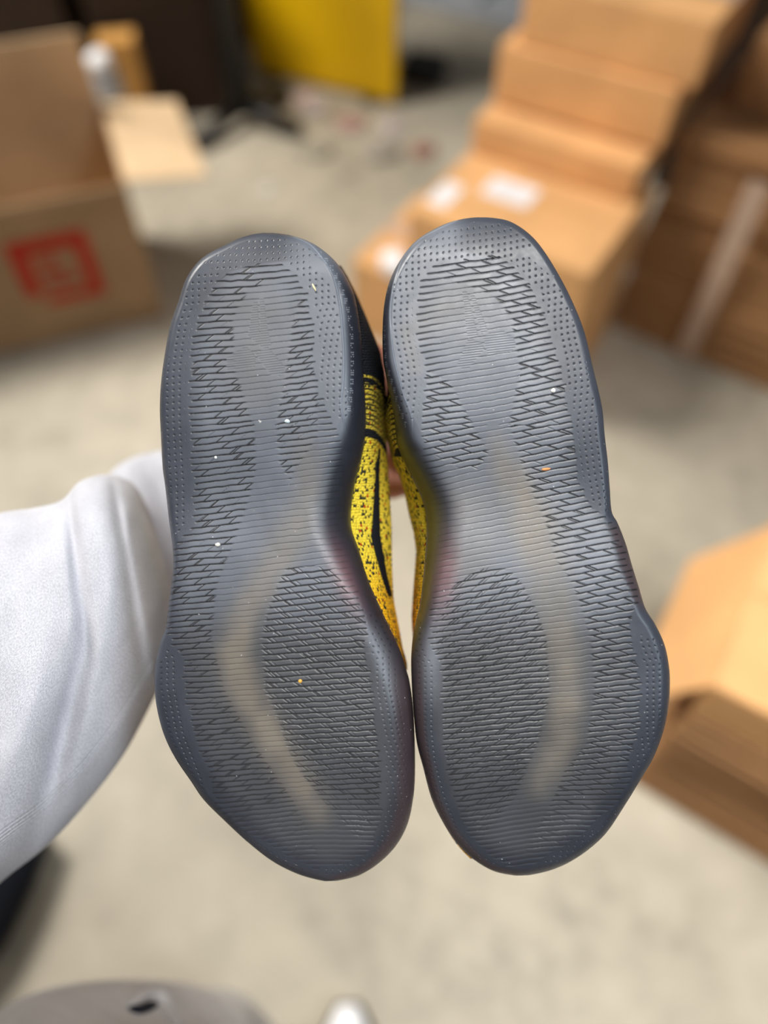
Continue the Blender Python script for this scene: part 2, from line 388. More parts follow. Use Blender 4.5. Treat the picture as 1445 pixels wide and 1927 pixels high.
# ------------------------------------------------------------------ shoes
PXM = 0.345 / FPX                 # metres per pixel at the sole plane
D0 = 0.345
LO = dict(
 right=[(500,438),(546,442.6),(585.6,456.5),(619,480),(642,506),(662,543),(670,569.5),(678.6,626),(682.6,679),(685,719),(688,769),(687,822),(681,860),(669,907),(661.6,954),(661.6,993),(676,1036),(694,1094),(723,1159),(751.6,1220),(765,1262),(771,1285),(777,1330),(780,1384),(781,1456),(777,1506),(766,1553),(744,1593),(712,1625),(676,1647),(640,1656.5),(622,1658)],
 left=[(604,1657),(561,1645),(514,1621.6),(467,1585.6),(424,1546),(384,1506),(359,1470),(330,1427),(309,1384),(296,1337),(290.5,1290),(292.6,1249),(301.6,1209),(312,1180),(318,1130),(325,1076),(325,1033),(318,979),(310.6,914),(306,880),(302.6,819),(300.6,769),(303,719),(310,666),(320,613),(335,569),(351,523),(380,486),(423,461.5),(460,445)])
RO = dict(
 right=[(905,408.8),(946,412.6),(972,423),(999,443),(1022,470),(1049,513),(1075,563),(1099,622.5),(1115,689),(1132,762),(1138,820),(1143.6,868.6),(1147,913),(1151,962),(1162,984),(1177,1022),(1190,1066.6),(1203,1108),(1214.6,1145),(1233,1175),(1250,1212),(1258.3,1250),(1260.6,1287),(1257.6,1332),(1248,1377),(1229.5,1425.5),(1203.4,1470.4),(1173.5,1519),(1143.6,1563.8),(1113.7,1593.7),(1076,1620),(1039,1636.7),(1001.6,1646),(985,1647.5)],
 left=[(964,1647),(927,1638.5),(889.5,1616),(856,1582.5),(829.7,1541),(811,1500),(796,1444),(784.5,1399),(779,1351),(775,1295),(773.5,1240),(777,1196),(782,1170),(790,1137),(795,1098),(798.5,1061),(802,1015),(802,978),(796.6,947.6),(785.7,921),(771.7,893),(757.6,863),(747,833),(741.7,786),(734.7,750.5),(730,729),(724.5,699),(720.5,672),(719.7,622.5),(723,572.7),(733,529.5),(753,489.6),(783,453),(826,426.5),(866,413)])
def tbl(t): return np.array([a for a, b in t], float), np.array([b for a, b in t], float)
SH = {
 'L': dict(out=LO, uc=490, med=1, row0=497,
   wm=[(438,8),(500,22),(560,30),(620,38),(700,42),(780,48),(850,80),(950,90),(1050,75),(1120,50),(1180,55),(1250,60),(1350,55),(1450,52),(1550,45),(1600,30),(1658,14)],
   Dm=[(438,5),(560,17),(700,22),(950,25),(1100,20),(1300,17),(1500,12),(1658,5)],
   wl=[(438,10),(700,14),(1000,14),(1100,10),(1300,18),(1500,16),(1658,14)], Dl=[(438,5),(1658,5)],
   slope=[(438,.06),(600,.10),(900,.12),(1100,.11),(1250,.07),(1658,.05)],
   uL=[(490,530),(497,480),(511,429.5),(538,400),(576,380),(609,368),(652,361),(702,356),(785,356),(885,361),(914,363),(986,363),(1005,350),(1035,322),(1100,318),(1180,308),(1215,325),(1238,345),(1294,345),(1384,363),(1463,395),(1514,406),(1530,400),(1560,440),(1582,496),(1614,543),(1631,586)],
   uR=[(490,532),(497,531),(518,559),(553,579),(593,587),(636,592),(702,594),(742,602),(779,622),(842,645),(932,650),(1004,655),(1061,662),(1119,676),(1184,694),(1220,687),(1276,700),(1348,708),(1420,716),(1492,719),(1553,716),(1600,698),(1625,658),(1632,600)],
   Z=[dict(d=-17,P=46,st=-.27,a=[(490,429),(520,420),(540,400),(600,370),(700,358),(885,362),(986,365),(1010,350),(1040,325),(1200,310),(1240,345),(1384,365),(1463,395),(1550,440),(1620,560)],b=[(490,559),(520,550),(545,470),(600,440),(700,445),(800,480),(880,485),(950,468),(1000,450),(1100,410),(1200,400),(1300,425),(1400,480),(1500,550),(1600,600)]),
      dict(d=-17,P=40,st=-.24,a=[(540,570),(600,548),(700,535),(800,516),(870,522),(930,560)],b=[(540,571),(560,585),(600,588),(700,595),(750,600),(820,602),(880,560),(925,540)]),
      dict(d=13,P=43,st=.47,brick=1,a=[(1064,600),(1070,535),(1100,520),(1150,500),(1200,490),(1300,495),(1350,520),(1400,535),(1450,560),(1500,600),(1590,680)],b=[(1064,590),(1070,622),(1100,652),(1150,684),(1200,700),(1300,702),(1400,716),(1500,722),(1560,700),(1595,660)])],
   beige=[[(575,850,28,.35),(590,920,32,.6),(555,1000,34,.6),(500,1090,32,.75),(455,1170,30,.8),(440,1230,32,.95),(455,1290,34,.95),(490,1350,34,.95),(530,1420,34,.9),(570,1480,32,.75),(600,1530,30,.45)],[(480,600,70,.3),(480,720,70,.25)]],
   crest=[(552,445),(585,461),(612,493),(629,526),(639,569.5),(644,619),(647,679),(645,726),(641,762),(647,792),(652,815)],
   logo=[[(476,569),(484,569),(490,652),(466,633)],[(488,562),(496,562),(503,619),(510,650),(490,656)],[(426,671),(463,652),(480,669),(480,690),(426,698)],[(480,666),(503,652),(536,692),(526,708),(509,706)]],
   prt=[(600,476),(620,497),(638,530),(652,570),(660,610),(663,660),(663,700),(661,740),(655,784)]),
 'R': dict(out=RO, uc=950, med=-1, row0=478,
   wm=[(408,8),(450,14),(520,15),(600,18),(700,22),(780,35),(850,65),(950,80),(1050,75),(1130,50),(1200,40),(1280,32),(1400,28),(1500,24),(1600,22),(1648,12)],
   Dm=[(408,5),(560,12),(700,18),(950,25),(1100,20),(1300,15),(1500,9),(1648,5)],
   wl=[(408,10),(700,16),(950,14),(990,26),(1060,30),(1130,22),(1180,20),(1300,22),(1500,18),(1648,14)], Dl=[(408,5),(950,5),(1050,10),(1150,7),(1648,5)],
   slope=[(408,.15),(700,.18),(900,.20),(1100,.17),(1250,.10),(1648,.06)],
   uL=[(470,870),(477,851),(494,819),(523,796),(546,786),(589,783),(629,785),(679,796),(722,800),(775,795),(805,790),(887,800),(943,810),(1014,815),(1082,815),(1141,811),(1209,807),(1235,818),(1250,830),(1313,830),(1377,830),(1437,837),(1504,856),(1564,878),(1609,919),(1625,949)],
   uR=[(470,880),(473,889),(485,946),(516,982),(549,1006),(583,1020),(629,1039),(679,1052),(712,1060),(759,1069),(822,1080),(865,1084),(895,1089),(932,1099),(956,1114),(970,1140),(985,1158),(1040,1178),(1100,1196),(1140,1204),(1155,1188),(1186,1188),(1235,1198),(1295,1207),(1369,1207),(1414,1190),(1440,1181),(1460,1195),(1500,1170),(1556,1114),(1582,1076),(1605,1039),(1627,1005)],
   Z=[dict(d=20,P=48,st=.27,a=[(470,835),(520,815),(545,900),(560,930),(600,960),(700,975),(800,955),(850,972),(900,985),(950,1010),(1000,1030),(1050,1042),(1100,1075),(1200,1108),(1300,1115),(1400,1100),(1450,1060),(1500,1040),(1600,985)],b=[(470,960),(520,995),(560,1015),(600,1025),(700,1060),(800,1080),(900,1095),(950,1118),(975,1150),(1100,1190),(1200,1197),(1300,1204),(1400,1195),(1450,1182),(1500,1140),(1600,1045)]),
      dict(d=20,P=52,st=.2,a=[(690,800),(720,796),(800,790),(850,800),(880,860)],b=[(690,798),(720,850),(770,875),(850,922),(885,900)]),
      dict(d=-15,P=45,st=.53,brick=1,a=[(1066,930),(1072,900),(1100,850),(1150,830),(1200,812),(1300,830),(1400,830),(1450,840),(1500,860),(1590,905)],b=[(1066,925),(1072,960),(1100,985),(1150,1012),(1200,1030),(1300,1038),(1400,1015),(1450,992),(1500,972),(1590,900)])],
   beige=[[(935,830,20,.4),(955,880,30,.75),(985,940,38,.9),(1005,1000,44,.9),(1025,1070,42,.75),(1045,1140,38,.7),(1055,1200,36,.7),(1062,1260,34,.7),(1065,1330,34,.75),(1060,1380,32,.75),(1040,1430,32,.6),(1015,1480,30,.35)],[(870,960,60,.4),(880,1050,60,.35)],[(900,560,70,.2),(768,620,14,.4),(782,700,16,.3)]],
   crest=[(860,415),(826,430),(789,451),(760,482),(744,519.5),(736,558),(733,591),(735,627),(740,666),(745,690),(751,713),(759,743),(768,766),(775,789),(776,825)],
   logo=[[(869.5,549.5),(878,549.5),(899,631),(879,634)],[(883,549.5),(890,551),(917.6,622.5),(906,631)],[(881,637),(903,644),(912,656),(881,695.6),(858,693)],[(909,636),(926,622.5),(946,622.5),(966,636),(972,652),(962,662),(917.6,667)]],
   prt=[(722,615),(723,650),(727,690),(733,705),(742,735),(750,765),(760,790),(766,808)])}

def spline_closed(P, n):
    P = np.array(P, float); k = len(P)
    T = np.linspace(0, k, n, endpoint=False)
    i = np.floor(T).astype(int); f = (T - i)[:, None]
    p0, p1, p2, p3 = P[(i - 1) % k], P[i % k], P[(i + 1) % k], P[(i + 2) % k]
    return 0.5 * ((2 * p1) + (-p0 + p2) * f + (2 * p0 - 5 * p1 + 4 * p2 - p3) * f ** 2 + (-p0 + 3 * p1 - 3 * p2 + p3) * f ** 3)
def hashk(k, s=0): return np.modf(np.abs(np.sin(k * 12.9898 + s * 78.233) * 43758.5453))[0]
def pip(P, u, v):
    ins = np.zeros(u.shape, bool); n = len(P)
    for i in range(n):
        x0, y0 = P[i]; x1, y1 = P[(i + 1) % n]
        if y0 == y1: continue
        c = ((y0 > v) != (y1 > v)) & (u < (x1 - x0) * (v - y0) / (y1 - y0) + x0); ins ^= c
    return ins
def pldist(P, u, v):
    best = np.full(u.shape, 1e9)
    for (x0, y0), (x1, y1) in zip(P[:-1], P[1:]):
        dx, dy = x1 - x0, y1 - y0; t = np.clip(((u - x0) * dx + (v - y0) * dy) / (dx * dx + dy * dy), 0, 1)
        best = np.minimum(best, np.hypot(u - x0 - t * dx, v - y0 - t * dy))
    return best
def back(u, v, depth):
    """pixel + depth along the axis -> coordinates in the sole frame (x right, y up, z toward viewer, origin on the sole plane)"""
    return np.stack([(u - CX) / FPX * depth, (CY - v) / FPX * depth, D0 - depth], -1)

def outsole_mat():
    n = NT('translucent_rubber'); a = n.add('ShaderNodeVertexColor'); a.layer_name = 'Col'
    tc = n.add('ShaderNodeTexCoord'); no = n.add('ShaderNodeTexNoise', i_Scale=160.0, i_Detail=6.0, i_Roughness=0.7); n.L(tc.outputs['Object'], no.inputs['Vector'])
    bgn = n.add('ShaderNodeTexNoise', i_Scale=38.0, i_Detail=5.0); n.L(tc.outputs['Object'], bgn.inputs['Vector'])
    r = n.ramp(bgn.outputs['Fac'], [(0.35, 0.84), (0.7, 1.12)])
    mx = n.add('ShaderNodeMix', data_type='RGBA', blend_type='MULTIPLY'); mx.inputs[0].default_value = 1.0
    n.L(a.outputs['Color'], mx.inputs[6]); n.L(r.outputs[0], mx.inputs[7])
    # dust specks
    vo = n.add('ShaderNodeTexVoronoi', i_Scale=330.0); n.L(tc.outputs['Object'], vo.inputs['Vector'])
    s1 = n.add('ShaderNodeMath', operation='LESS_THAN'); s1.inputs[1].default_value = 0.10; n.L(vo.outputs['Distance'], s1.inputs[0])
    s2 = n.add('ShaderNodeMath', operation='GREATER_THAN'); s2.inputs[1].default_value = 0.60; n.L(no.outputs['Fac'], s2.inputs[0])
    s3 = n.add('ShaderNodeMath', operation='MULTIPLY'); n.L(s1.outputs[0], s3.inputs[0]); n.L(s2.outputs[0], s3.inputs[1])
    m2 = n.add('ShaderNodeMix', data_type='RGBA'); n.L(s3.outputs[0], m2.inputs[0]); n.L(mx.outputs[2], m2.inputs[6]); m2.inputs[7].default_value = (0.42, 0.43, 0.44, 1)
    n.L(m2.outputs[2], n.b.inputs['Base Color'])
    rr = n.ramp(no.outputs['Fac'], [(0.3, 0.34), (0.75, 0.5)]); n.L(rr.outputs[0], n.b.inputs['Roughness'])
    n.b.inputs['Specular IOR Level'].default_value = 0.55
    n.b.inputs['Subsurface Weight'].default_value = 0.0
    n.bump(no.outputs['Fac'], 0.12, 0.0004); return n.m
M_sole = outsole_mat()
def knit_mat():
    n = NT('yellow_black_knit'); a = n.add('ShaderNodeVertexColor'); a.layer_name = 'Col'
    uv = n.add('ShaderNodeUVMap'); uv.uv_map = 'UVMap'
    mp = n.add('ShaderNodeMapping'); mp.inputs['Scale'].default_value = (900, 800, 1); n.L(uv.outputs[0], mp.inputs[0])
    vo = n.add('ShaderNodeTexVoronoi', i_Scale=1.0, i_Randomness=0.45); n.L(mp.outputs[0], vo.inputs['Vector'])
    hh = n.ramp(vo.outputs['Distance'], [(0.0, 1.0), (0.75, 0.0)])
    n.bump(hh.outputs[0], 1.0, 0.0012)
    sp = n.add('ShaderNodeSeparateColor'); n.L(vo.outputs['Color'], sp.inputs[0])
    big = n.add('ShaderNodeTexNoise', i_Scale=110.0, i_Detail=3.0); n.L(uv.outputs[0], big.inputs['Vector'])
    th = n.add('ShaderNodeMath', operation='MULTIPLY_ADD'); th.inputs[1].default_value = 0.9; th.inputs[2].default_value = -0.25; n.L(big.outputs['Fac'], th.inputs[0])
    lt = n.add('ShaderNodeMath', operation='LESS_THAN'); n.L(sp.outputs[0], lt.inputs[0]); n.L(th.outputs[0], lt.inputs[1])
    al = n.add('ShaderNodeMath', operation='MULTIPLY'); n.L(lt.outputs[0], al.inputs[0]); n.L(a.outputs['Alpha'], al.inputs[1])
    m1 = n.add('ShaderNodeMix', data_type='RGBA'); n.L(al.outputs[0], m1.inputs[0]); n.L(a.outputs['Color'], m1.inputs[6]); m1.inputs[7].default_value = (*lin((58, 58, 44)), 1)
    # gaps between stitches
    gp = n.ramp(vo.outputs['Distance'], [(0.5, 1.0), (0.85, 0.58)])
    m2 = n.add('ShaderNodeMix', data_type='RGBA', blend_type='MULTIPLY'); m2.inputs[0].default_value = 1.0; n.L(m1.outputs[2], m2.inputs[6]); n.L(gp.outputs[0], m2.inputs[7])
    rd = n.add('ShaderNodeMath', operation='GREATER_THAN'); rd.inputs[1].default_value = 0.975; n.L(sp.outputs[1], rd.inputs[0])
    r2 = n.add('ShaderNodeMath', operation='MULTIPLY'); n.L(rd.outputs[0], r2.inputs[0]); n.L(a.outputs['Alpha'], r2.inputs[1])
    m3 = n.add('ShaderNodeMix', data_type='RGBA'); n.L(r2.outputs[0], m3.inputs[0]); n.L(m2.outputs[2], m3.inputs[6]); m3.inputs[7].default_value = (*lin((190, 60, 14)), 1)
    n.L(m3.outputs[2], n.b.inputs['Base Color']); n.b.inputs['Roughness'].default_value = 0.8; n.b.inputs['Specular IOR Level'].default_value = 0.2
    return n.m
M_knit = knit_mat()
M_lining = plain('black_lining', (22, 23, 27), 0.9, 0.1)
M_foxing = plain('dark_rubber_side', (34, 36, 44), 0.3, 0.5)

SoleM = Matrix((( 1, 0, 0, 0), (0, UP.y, -FW.y, 0), (0, UP.z, -FW.z, 0), (0, 0, 0, 1)))   # sole frame axes in world
SoleO = CAM + FW * D0

def make_shoe(key, label):
    S = SH[key]; med = S['med']
    P = S['out']['right'] + S['out']['left']
    C = spline_closed(P, 2400)
    it, ib = C[:, 1].argmin(), C[:, 1].argmax()
    r = np.roll(C, -it, 0); ib = r[:, 1].argmax()
    ch1 = r[:ib + 1]; ch2 = np.concatenate([r[ib:], r[:1]])[::-1]
    XR = lambda v: np.interp(v, np.maximum.accumulate(ch1[:, 1]), ch1[:, 0])
    XL = lambda v: np.interp(v, np.maximum.accumulate(ch2[:, 1]), ch2[:, 0])
    v0, v1 = r[0, 1], r[ib, 1]
    # signed distance on a coarse raster
    gu = np.arange(C[:, 0].min() - 12, C[:, 0].max() + 12, 4.0); gv = np.arange(v0 - 12, v1 + 12, 4.0)
    GU, GV = np.meshgrid(gu, gv); Cs = C[::2]
    dist = np.concatenate([np.sqrt(((GU[i:i + 8, :, None] - Cs[:, 0]) ** 2 + (GV[i:i + 8, :, None] - Cs[:, 1]) ** 2).min(-1)) for i in range(0, len(gv), 8)])
    inside = (GU > XL(GV)) & (GU < XR(GV)) & (GV > v0) & (GV < v1); dist = np.where(inside, dist, -dist)
    def sdf(u, v):
        x = (u - gu[0]) / 4; y = (v - gv[0]) / 4; xi = np.clip(x.astype(int), 0, len(gu) - 2); yi = np.clip(y.astype(int), 0, len(gv) - 2); fx = x - xi; fy = y - yi
        return (dist[yi, xi] * (1 - fx) + dist[yi, xi + 1] * fx) * (1 - fy) + (dist[yi + 1, xi] * (1 - fx) + dist[yi + 1, xi + 1] * fx) * fy
    I = lambda t, v: np.interp(v, *tbl(t))
    def profile(u, v, d):
        s = np.clip((u - XL(v)) / np.maximum(XR(v) - XL(v), 1), 0, 1)
        m = ss(s, .25, .75); m = m if med > 0 else 1 - m
        w = I(S['wl'], v) * (1 - m) + I(S['wm'], v) * m; D = I(S['Dl'], v) * (1 - m) + I(S['Dm'], v) * m
        t = np.clip(1 - d / w, 0, 1)
        drop = D * (1 - (1 - t ** 2.3) ** 0.6)
        drop += 5.0 * np.clip((v0 + 85 - v) / 85, 0, 1) ** 2 + 15.0 * np.clip((v - 1290) / 360, 0, 1) ** 2
        drop += 3.0 * np.exp(-((v - 940) / 110) ** 2)
        drop += 2.2 * (s - .5) ** 2 * 4 * ss(v, 1100, 1300)
        return drop * 1e-3, m, w, D
    # rows / columns
    rows = np.concatenate([v0 + 0.15 + 14 * (1 - np.cos(np.linspace(0, np.pi / 2, 26)[:-1])), np.arange(v0 + 14, v1 - 14, 1.04), v1 - 0.15 - 14 * (1 - np.cos(np.linspace(np.pi / 2, 0, 26)))])
    rows = np.unique(rows)
    N = 420; tt = np.linspace(-1, 1, N); tt = tt * 0.9 + 0.1 * np.sin(tt * np.pi / 2)
    a, b = XL(rows), XR(rows)
    U = (a + b)[:, None] / 2 + (b - a)[:, None] / 2 * tt; V = np.repeat(rows[:, None], N, 1)
    dd = np.clip(sdf(U, V), 0, None); dd[:, 0] = 0; dd[:, -1] = 0
    drop, m, w, D = profile(U, V, dd)
    # ---- tread pattern
    sl = I(S['slope'], V); uc = S['uc']; x = U - uc
    wv = V + sl * x + 3.0 * (vnoise(U / 90 + 3, V / 70, 5) - .5) + 0.8 * (vnoise(U / 14, V / 40, 9) - .5) * 2 - 4 * np.exp(-(x / 90) ** 2) * (V < 800)
    wv = wv + 5 * np.sin((U - uc) / 55.) * ss(V, 1440, 1540)
    kv = [S['row0']]; sp = lambda y: np.interp(y, [480, 1050, 1200, 1300, 1400, 1560, 1700], [12.1, 12.0, 10.9, 10.3, 9.8, 9.4, 9.0])
    kk = S['row0'] - 12 * 8; kv = [kk]
    while kv[-1] < 1720: kv.append(kv[-1] + sp(kv[-1]))
    kv = np.array(kv); rho = np.interp(wv, kv, np.arange(len(kv)))
    k = np.floor(rho); fr = rho - k; spc = sp(wv)
    k0 = 8
    ln = np.minimum(fr, 1 - fr) * spc; near = np.round(rho)
    jl = (hashk(near, 1) - .5) * 8; jr = (hashk(near, 2) - .5) * 8
    uL, uR = I(S['uL'], V), I(S['uR'], V)
    ext = np.clip(np.minimum(U - uL - jl, uR + jr - U) / 3, 0, 1) * (V > v0 + 50) * (V < v1 - 18) * (near >= k0)
    arch = ss(V, 780, 850) * (1 - ss(V, 1090, 1160))
    # fade at the medial arch
    du = (XR(V) - U) if med > 0 else (U - XL(V))
    fade = 1 - arch * (1 - ss(du, 15, 75)) * .92
    inlogo = np.zeros(U.shape, bool)
    for q in S['logo']: inlogo |= pip(q, U, V)
    amp = np.ones(U.shape); conn = np.zeros(U.shape); zig = np.zeros(U.shape); brick = np.zeros(U.shape)
    for zi, z in enumerate(S['Z']):
        za, zb = I(z['a'], V), I(z['b'], V)
        inz = np.clip((U - za) / 6, 0, 1) * np.clip((zb - U) / 6, 0, 1) * (ss(V, z['a'][0][0] - 6, z['a'][0][0] + 6)) * (1 - ss(V, z['a'][-1][0] - 5, z['a'][-1][0] + 8))
        zig = np.maximum(zig, inz)
        if z.get('brick'): brick = np.maximum(brick, inz)
        Pd = z['P']; off = k * z['st'] * Pd + (hashk(k, 3 + zi) - .5) * Pd * .22
        cell = np.floor((U - z['d'] * fr + off) / Pd); jit = (hashk(cell * 7 + k, 5) - .5) * Pd * .18
        ph = (U - z['d'] * fr + off + jit) / Pd; dist_c = np.abs(ph - np.round(ph)) * Pd / math.hypot(1, z['d'] / 11.)
        if not z.get('brick'): amp = np.where(inz > .3, .25 + .75 * np.clip(1.25 - np.abs(((ph - .5 * fr) % 1) - .5) * 2.2, 0, 1), amp)
        c = np.exp(-(dist_c / .95) ** 2)
        if z.get('brick'):
            ph2 = (U - z['d'] * fr + off + jit - 9) / Pd; d2 = np.abs(ph2 - np.round(ph2)) * Pd / math.hypot(1, z['d'] / 11.)
            c = np.maximum(c, .55 * np.exp(-(d2 / .8) ** 2))
        else:
            c *= (hashk(cell * 3 + k * 11, 8) < .8)
        conn = np.maximum(conn, c * inz)
    endz = np.maximum(1 - ss(U - uL, 5, 60), 1 - ss(uR - U, 5, 55))
    strong = np.clip(np.maximum(zig, endz * .9), 0, 1)
    wid = 0.62 + 0.65 * strong
    line = np.exp(-(ln / wid) ** 2) * (0.5 + 0.5 * strong) * (.35 + .65 * amp)
    gro = np.maximum(line * ext, conn * ext * .95) * fade * (~inlogo)
    toe = ss(V, 1480, 1560)
    # logo ribs
    rib = inlogo * (0.55 * np.exp(-((np.abs(((V + .12 * U) / 4.6) % 1 - .5) * 4.6) / .9) ** 2))
    # dots
    du_ = 11.6; cu = np.where(V < S['row0'] + 75, (U - uc) / du_, (U - uL - 5) / du_); ru = rho * 1.0
    fu = (cu - np.round(cu)) * du_; fv = (ru - np.round(ru)) * spc
    dz = np.minimum(np.abs(U - uL), np.abs(U - uR))
    outl = (U < uL - 8) | (U > uR + 8) | (V < 489 + 0) | (near < k0)
    wdt = np.where(m > .5, 50, 50)
    dotmask = outl & (dd > 9) & ((dz < wdt) | (near < k0) | (V > 1560)) & ~((arch > .05) & (m > .5)) 
    dotmask &= ~((V > 1010) & (V < 1195) & (m < .5))
    mdots = dotmask & (dd > 8)
    dots = np.exp(-((fu ** 2 + fv ** 2) / 1.5 ** 2)) * mdots
    # crest ridge
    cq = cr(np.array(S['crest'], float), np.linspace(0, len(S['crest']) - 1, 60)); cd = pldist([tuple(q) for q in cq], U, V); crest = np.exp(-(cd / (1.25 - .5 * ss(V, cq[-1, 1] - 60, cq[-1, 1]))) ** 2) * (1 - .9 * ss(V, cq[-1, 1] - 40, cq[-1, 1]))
    # shingled relief
    she = (fr - .5) * 0.00016 * zig * ext + (hashk(np.floor((U + k * 20) / 43) + k * 5, 4) - .5) * .00008 * brick
    wav = 0.00012 * np.cos(fr * 2 * np.pi) * toe * ext * -1
    hgt = -0.00034 * gro * (1 - .5 * ss(V, 1350, 1520)) - 0.00018 * rib - 0.00042 * dots + 0.0004 * crest + she + wav
    side = dd < w * .5
    hgt *= np.clip(dd / 3, 0, 1)
    depth = D0 + drop - hgt
    Pm = back(U, V, depth)
    me, F = grid_mesh('outsole', Pm)
    # ---- colour of the rubber, with groove shade and a crest highlight painted in
    base = lin((93, 98, 107))[None, None]; rim = lin((50, 54, 64)); beige = lin((120, 112, 100)); dark = lin((20, 19, 20))
    col = np.broadcast_to(base, U.shape + (3,)).copy()
    def mix(c, f):
        nonlocal col
        col = col * (1 - f[..., None]) + c * f[..., None]
    fr_ = ss(V, 1080, 1250)
    mix(lin((56, 57, 60)), fr_ * .85)
    latd = (U - uL) if med > 0 else (uR - U)
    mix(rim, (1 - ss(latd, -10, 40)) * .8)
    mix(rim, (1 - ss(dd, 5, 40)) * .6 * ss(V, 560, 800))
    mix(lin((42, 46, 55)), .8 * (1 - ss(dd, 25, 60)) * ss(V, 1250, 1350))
    bnoise = vnoise(U / 26, V / 34, 12)
    for pl in S['beige']:
        q = np.array(pl); best = np.zeros(U.shape)
        for i in range(max(len(q) - 1, 1)):
            n_ = 8
            for t in np.linspace(0, 1, n_, endpoint=False):
                uu, vv, rr, aa = q[i] * (1 - t) + q[min(i + 1, len(q) - 1)] * t
                best = np.maximum(best, aa * .8 * (.75 + .5 * bnoise) * np.exp(-(((U - uu) / rr) ** 2 + ((V - vv) / (rr * 1.1)) ** 2) ** 1.15))
        mix(beige, best * (1 - .3 * brick))
    # side wall rubber: near black, tinted by the upper that lies right behind it
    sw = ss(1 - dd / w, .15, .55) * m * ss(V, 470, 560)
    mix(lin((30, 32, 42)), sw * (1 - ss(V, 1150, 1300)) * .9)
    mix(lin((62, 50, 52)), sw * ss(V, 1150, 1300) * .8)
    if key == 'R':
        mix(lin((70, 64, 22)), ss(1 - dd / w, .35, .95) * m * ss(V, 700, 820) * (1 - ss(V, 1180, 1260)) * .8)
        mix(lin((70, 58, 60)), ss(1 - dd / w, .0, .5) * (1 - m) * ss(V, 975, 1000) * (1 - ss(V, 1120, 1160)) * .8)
    redz = np.exp(-(((du - 45) / 22) ** 2 + ((V - 1090) / 70) ** 2)); mix(lin((120, 82, 84)), redz * .55)
    wr = np.exp(-(((du - 40) / 16) ** 2 + ((V - 1240) / 60) ** 2)); mix(lin((118, 122, 130)), wr * .6)
    dk = np.clip(gro * 1.55 + dots * 1.0 * (1 - .6 * ss(V, 1150, 1350)) + rib * .3, 0, 1) * (1 - .6 * toe) * (1 - .2 * ss(V, 1100, 1400))
    mix(dark, dk)  # shade of grooves and dots deepened in the vertex colour
    mix(lin((128, 138, 152)), crest * .5)  # painted highlight along the crest ridge
    # small printed marks on the side wall
    pr = np.array(S['prt'], float); L = np.concatenate([[0], np.cumsum(np.hypot(*np.diff(pr, axis=0).T))])
    pm = np.zeros(U.shape)
    for j, s_ in enumerate(np.arange(3, L[-1], 17.0)):
        c0 = np.array([np.interp(s_, L, pr[:, 0]), np.interp(s_, L, pr[:, 1])])
        for ri in range(3):
            for ci in range(3):
                if hashk(np.array(float(j * 9 + ri * 3 + ci)), 6) < .25: continue
                sx = 2.1 if key == 'L' else 1.2
                uu, vv = c0[0] + (ci - 1) * sx, c0[1] + (ri - 1) * 4
                i0 = np.searchsorted(rows, vv - 4); i1 = np.searchsorted(rows, vv + 4)
                pm[i0:i1] = np.maximum(pm[i0:i1], np.exp(-(((U[i0:i1] - uu) / .7) ** 2 + ((V[i0:i1] - vv) / .9) ** 2)))
    mix(lin((176, 182, 192)), pm * (.75 if key == 'L' else .35))
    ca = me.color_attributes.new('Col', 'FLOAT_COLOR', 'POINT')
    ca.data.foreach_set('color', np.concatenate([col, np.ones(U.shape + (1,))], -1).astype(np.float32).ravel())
    # ---- assemble
    cu_, cv_ = (U.mean(), V.mean()); org = back(np.array(cu_), np.array(cv_), np.array(D0))
    root = bpy.data.objects.new('knit_sneaker', None); COL.objects.link(root); root.empty_display_size = .05
    loc = SoleO + SoleM.to_3x3() @ Vector(org)
    root.matrix_world = Matrix.Translation(loc) @ SoleM
    tag(root, label, 'shoe', 'pair of knit sneakers held soles up')
    def part(name, me_, m_, lab=None):
        me_.transform(Matrix.Translation(-Vector(org))); o = link(name, me_, m_, root)
        if lab: o['label'] = lab
        return o
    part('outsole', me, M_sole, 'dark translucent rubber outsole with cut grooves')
    # side of the sole below the visible edge
    Cc = C[::4]; cen = Cc.mean(0)
    dr, _, _, _ = profile(Cc[:, 0], np.clip(Cc[:, 1], v0, v1), np.zeros(len(Cc)))
    nrm = np.roll(Cc, -1, 0) - np.roll(Cc, 1, 0); nrm = np.stack([-nrm[:, 1], nrm[:, 0]], 1); nrm /= np.linalg.norm(nrm, axis=1)[:, None]
    if ((cen - Cc) * nrm).sum() < 0: nrm = -nrm
    rings = []
    for ins, ex in ((0.6, 0.0), (0.9, .003), (3, .009), (8, .013), (16, .014)):
        q = Cc + nrm * ins; rings.append(back(q[:, 0], q[:, 1], D0 + dr + ex))
    me2, _ = grid_mesh('midsole', np.array(rings), closed_u=True); part('midsole', me2, M_foxing)
    # ---- knit upper
    if key == 'L':
        Ssil = [(440,600),(500,641),(520,653),(560,673),(600,690),(640,706),(660,714),(700,722),(740,725),(800,725),(860,727),(920,731),(960,733),(1000,735),(1060,736),(1122,739),(1141,742),(1185,751),(1218,757),(1246,765),(1283,768),(1330,766),(1660,700)]
    else:
        Ssil = [(410,800),(560,745),(640,735),(700,732),(738,729),(763,724),(789,722),(825,727),(851,735),(877,742),(893,751),(928,762),(967,770),(1002,779),(1037,783.5),(1072,781),(1126,777),(1159,775),(1183,776),(1215,779),(1300,790),(1650,850)]
    vv = np.linspace(v0 + 24, v1 - 38, 700); M_ = 56
    inn = XR(vv) if med > 0 else XL(vv); out = XL(vv) if med > 0 else XR(vv); sg = med
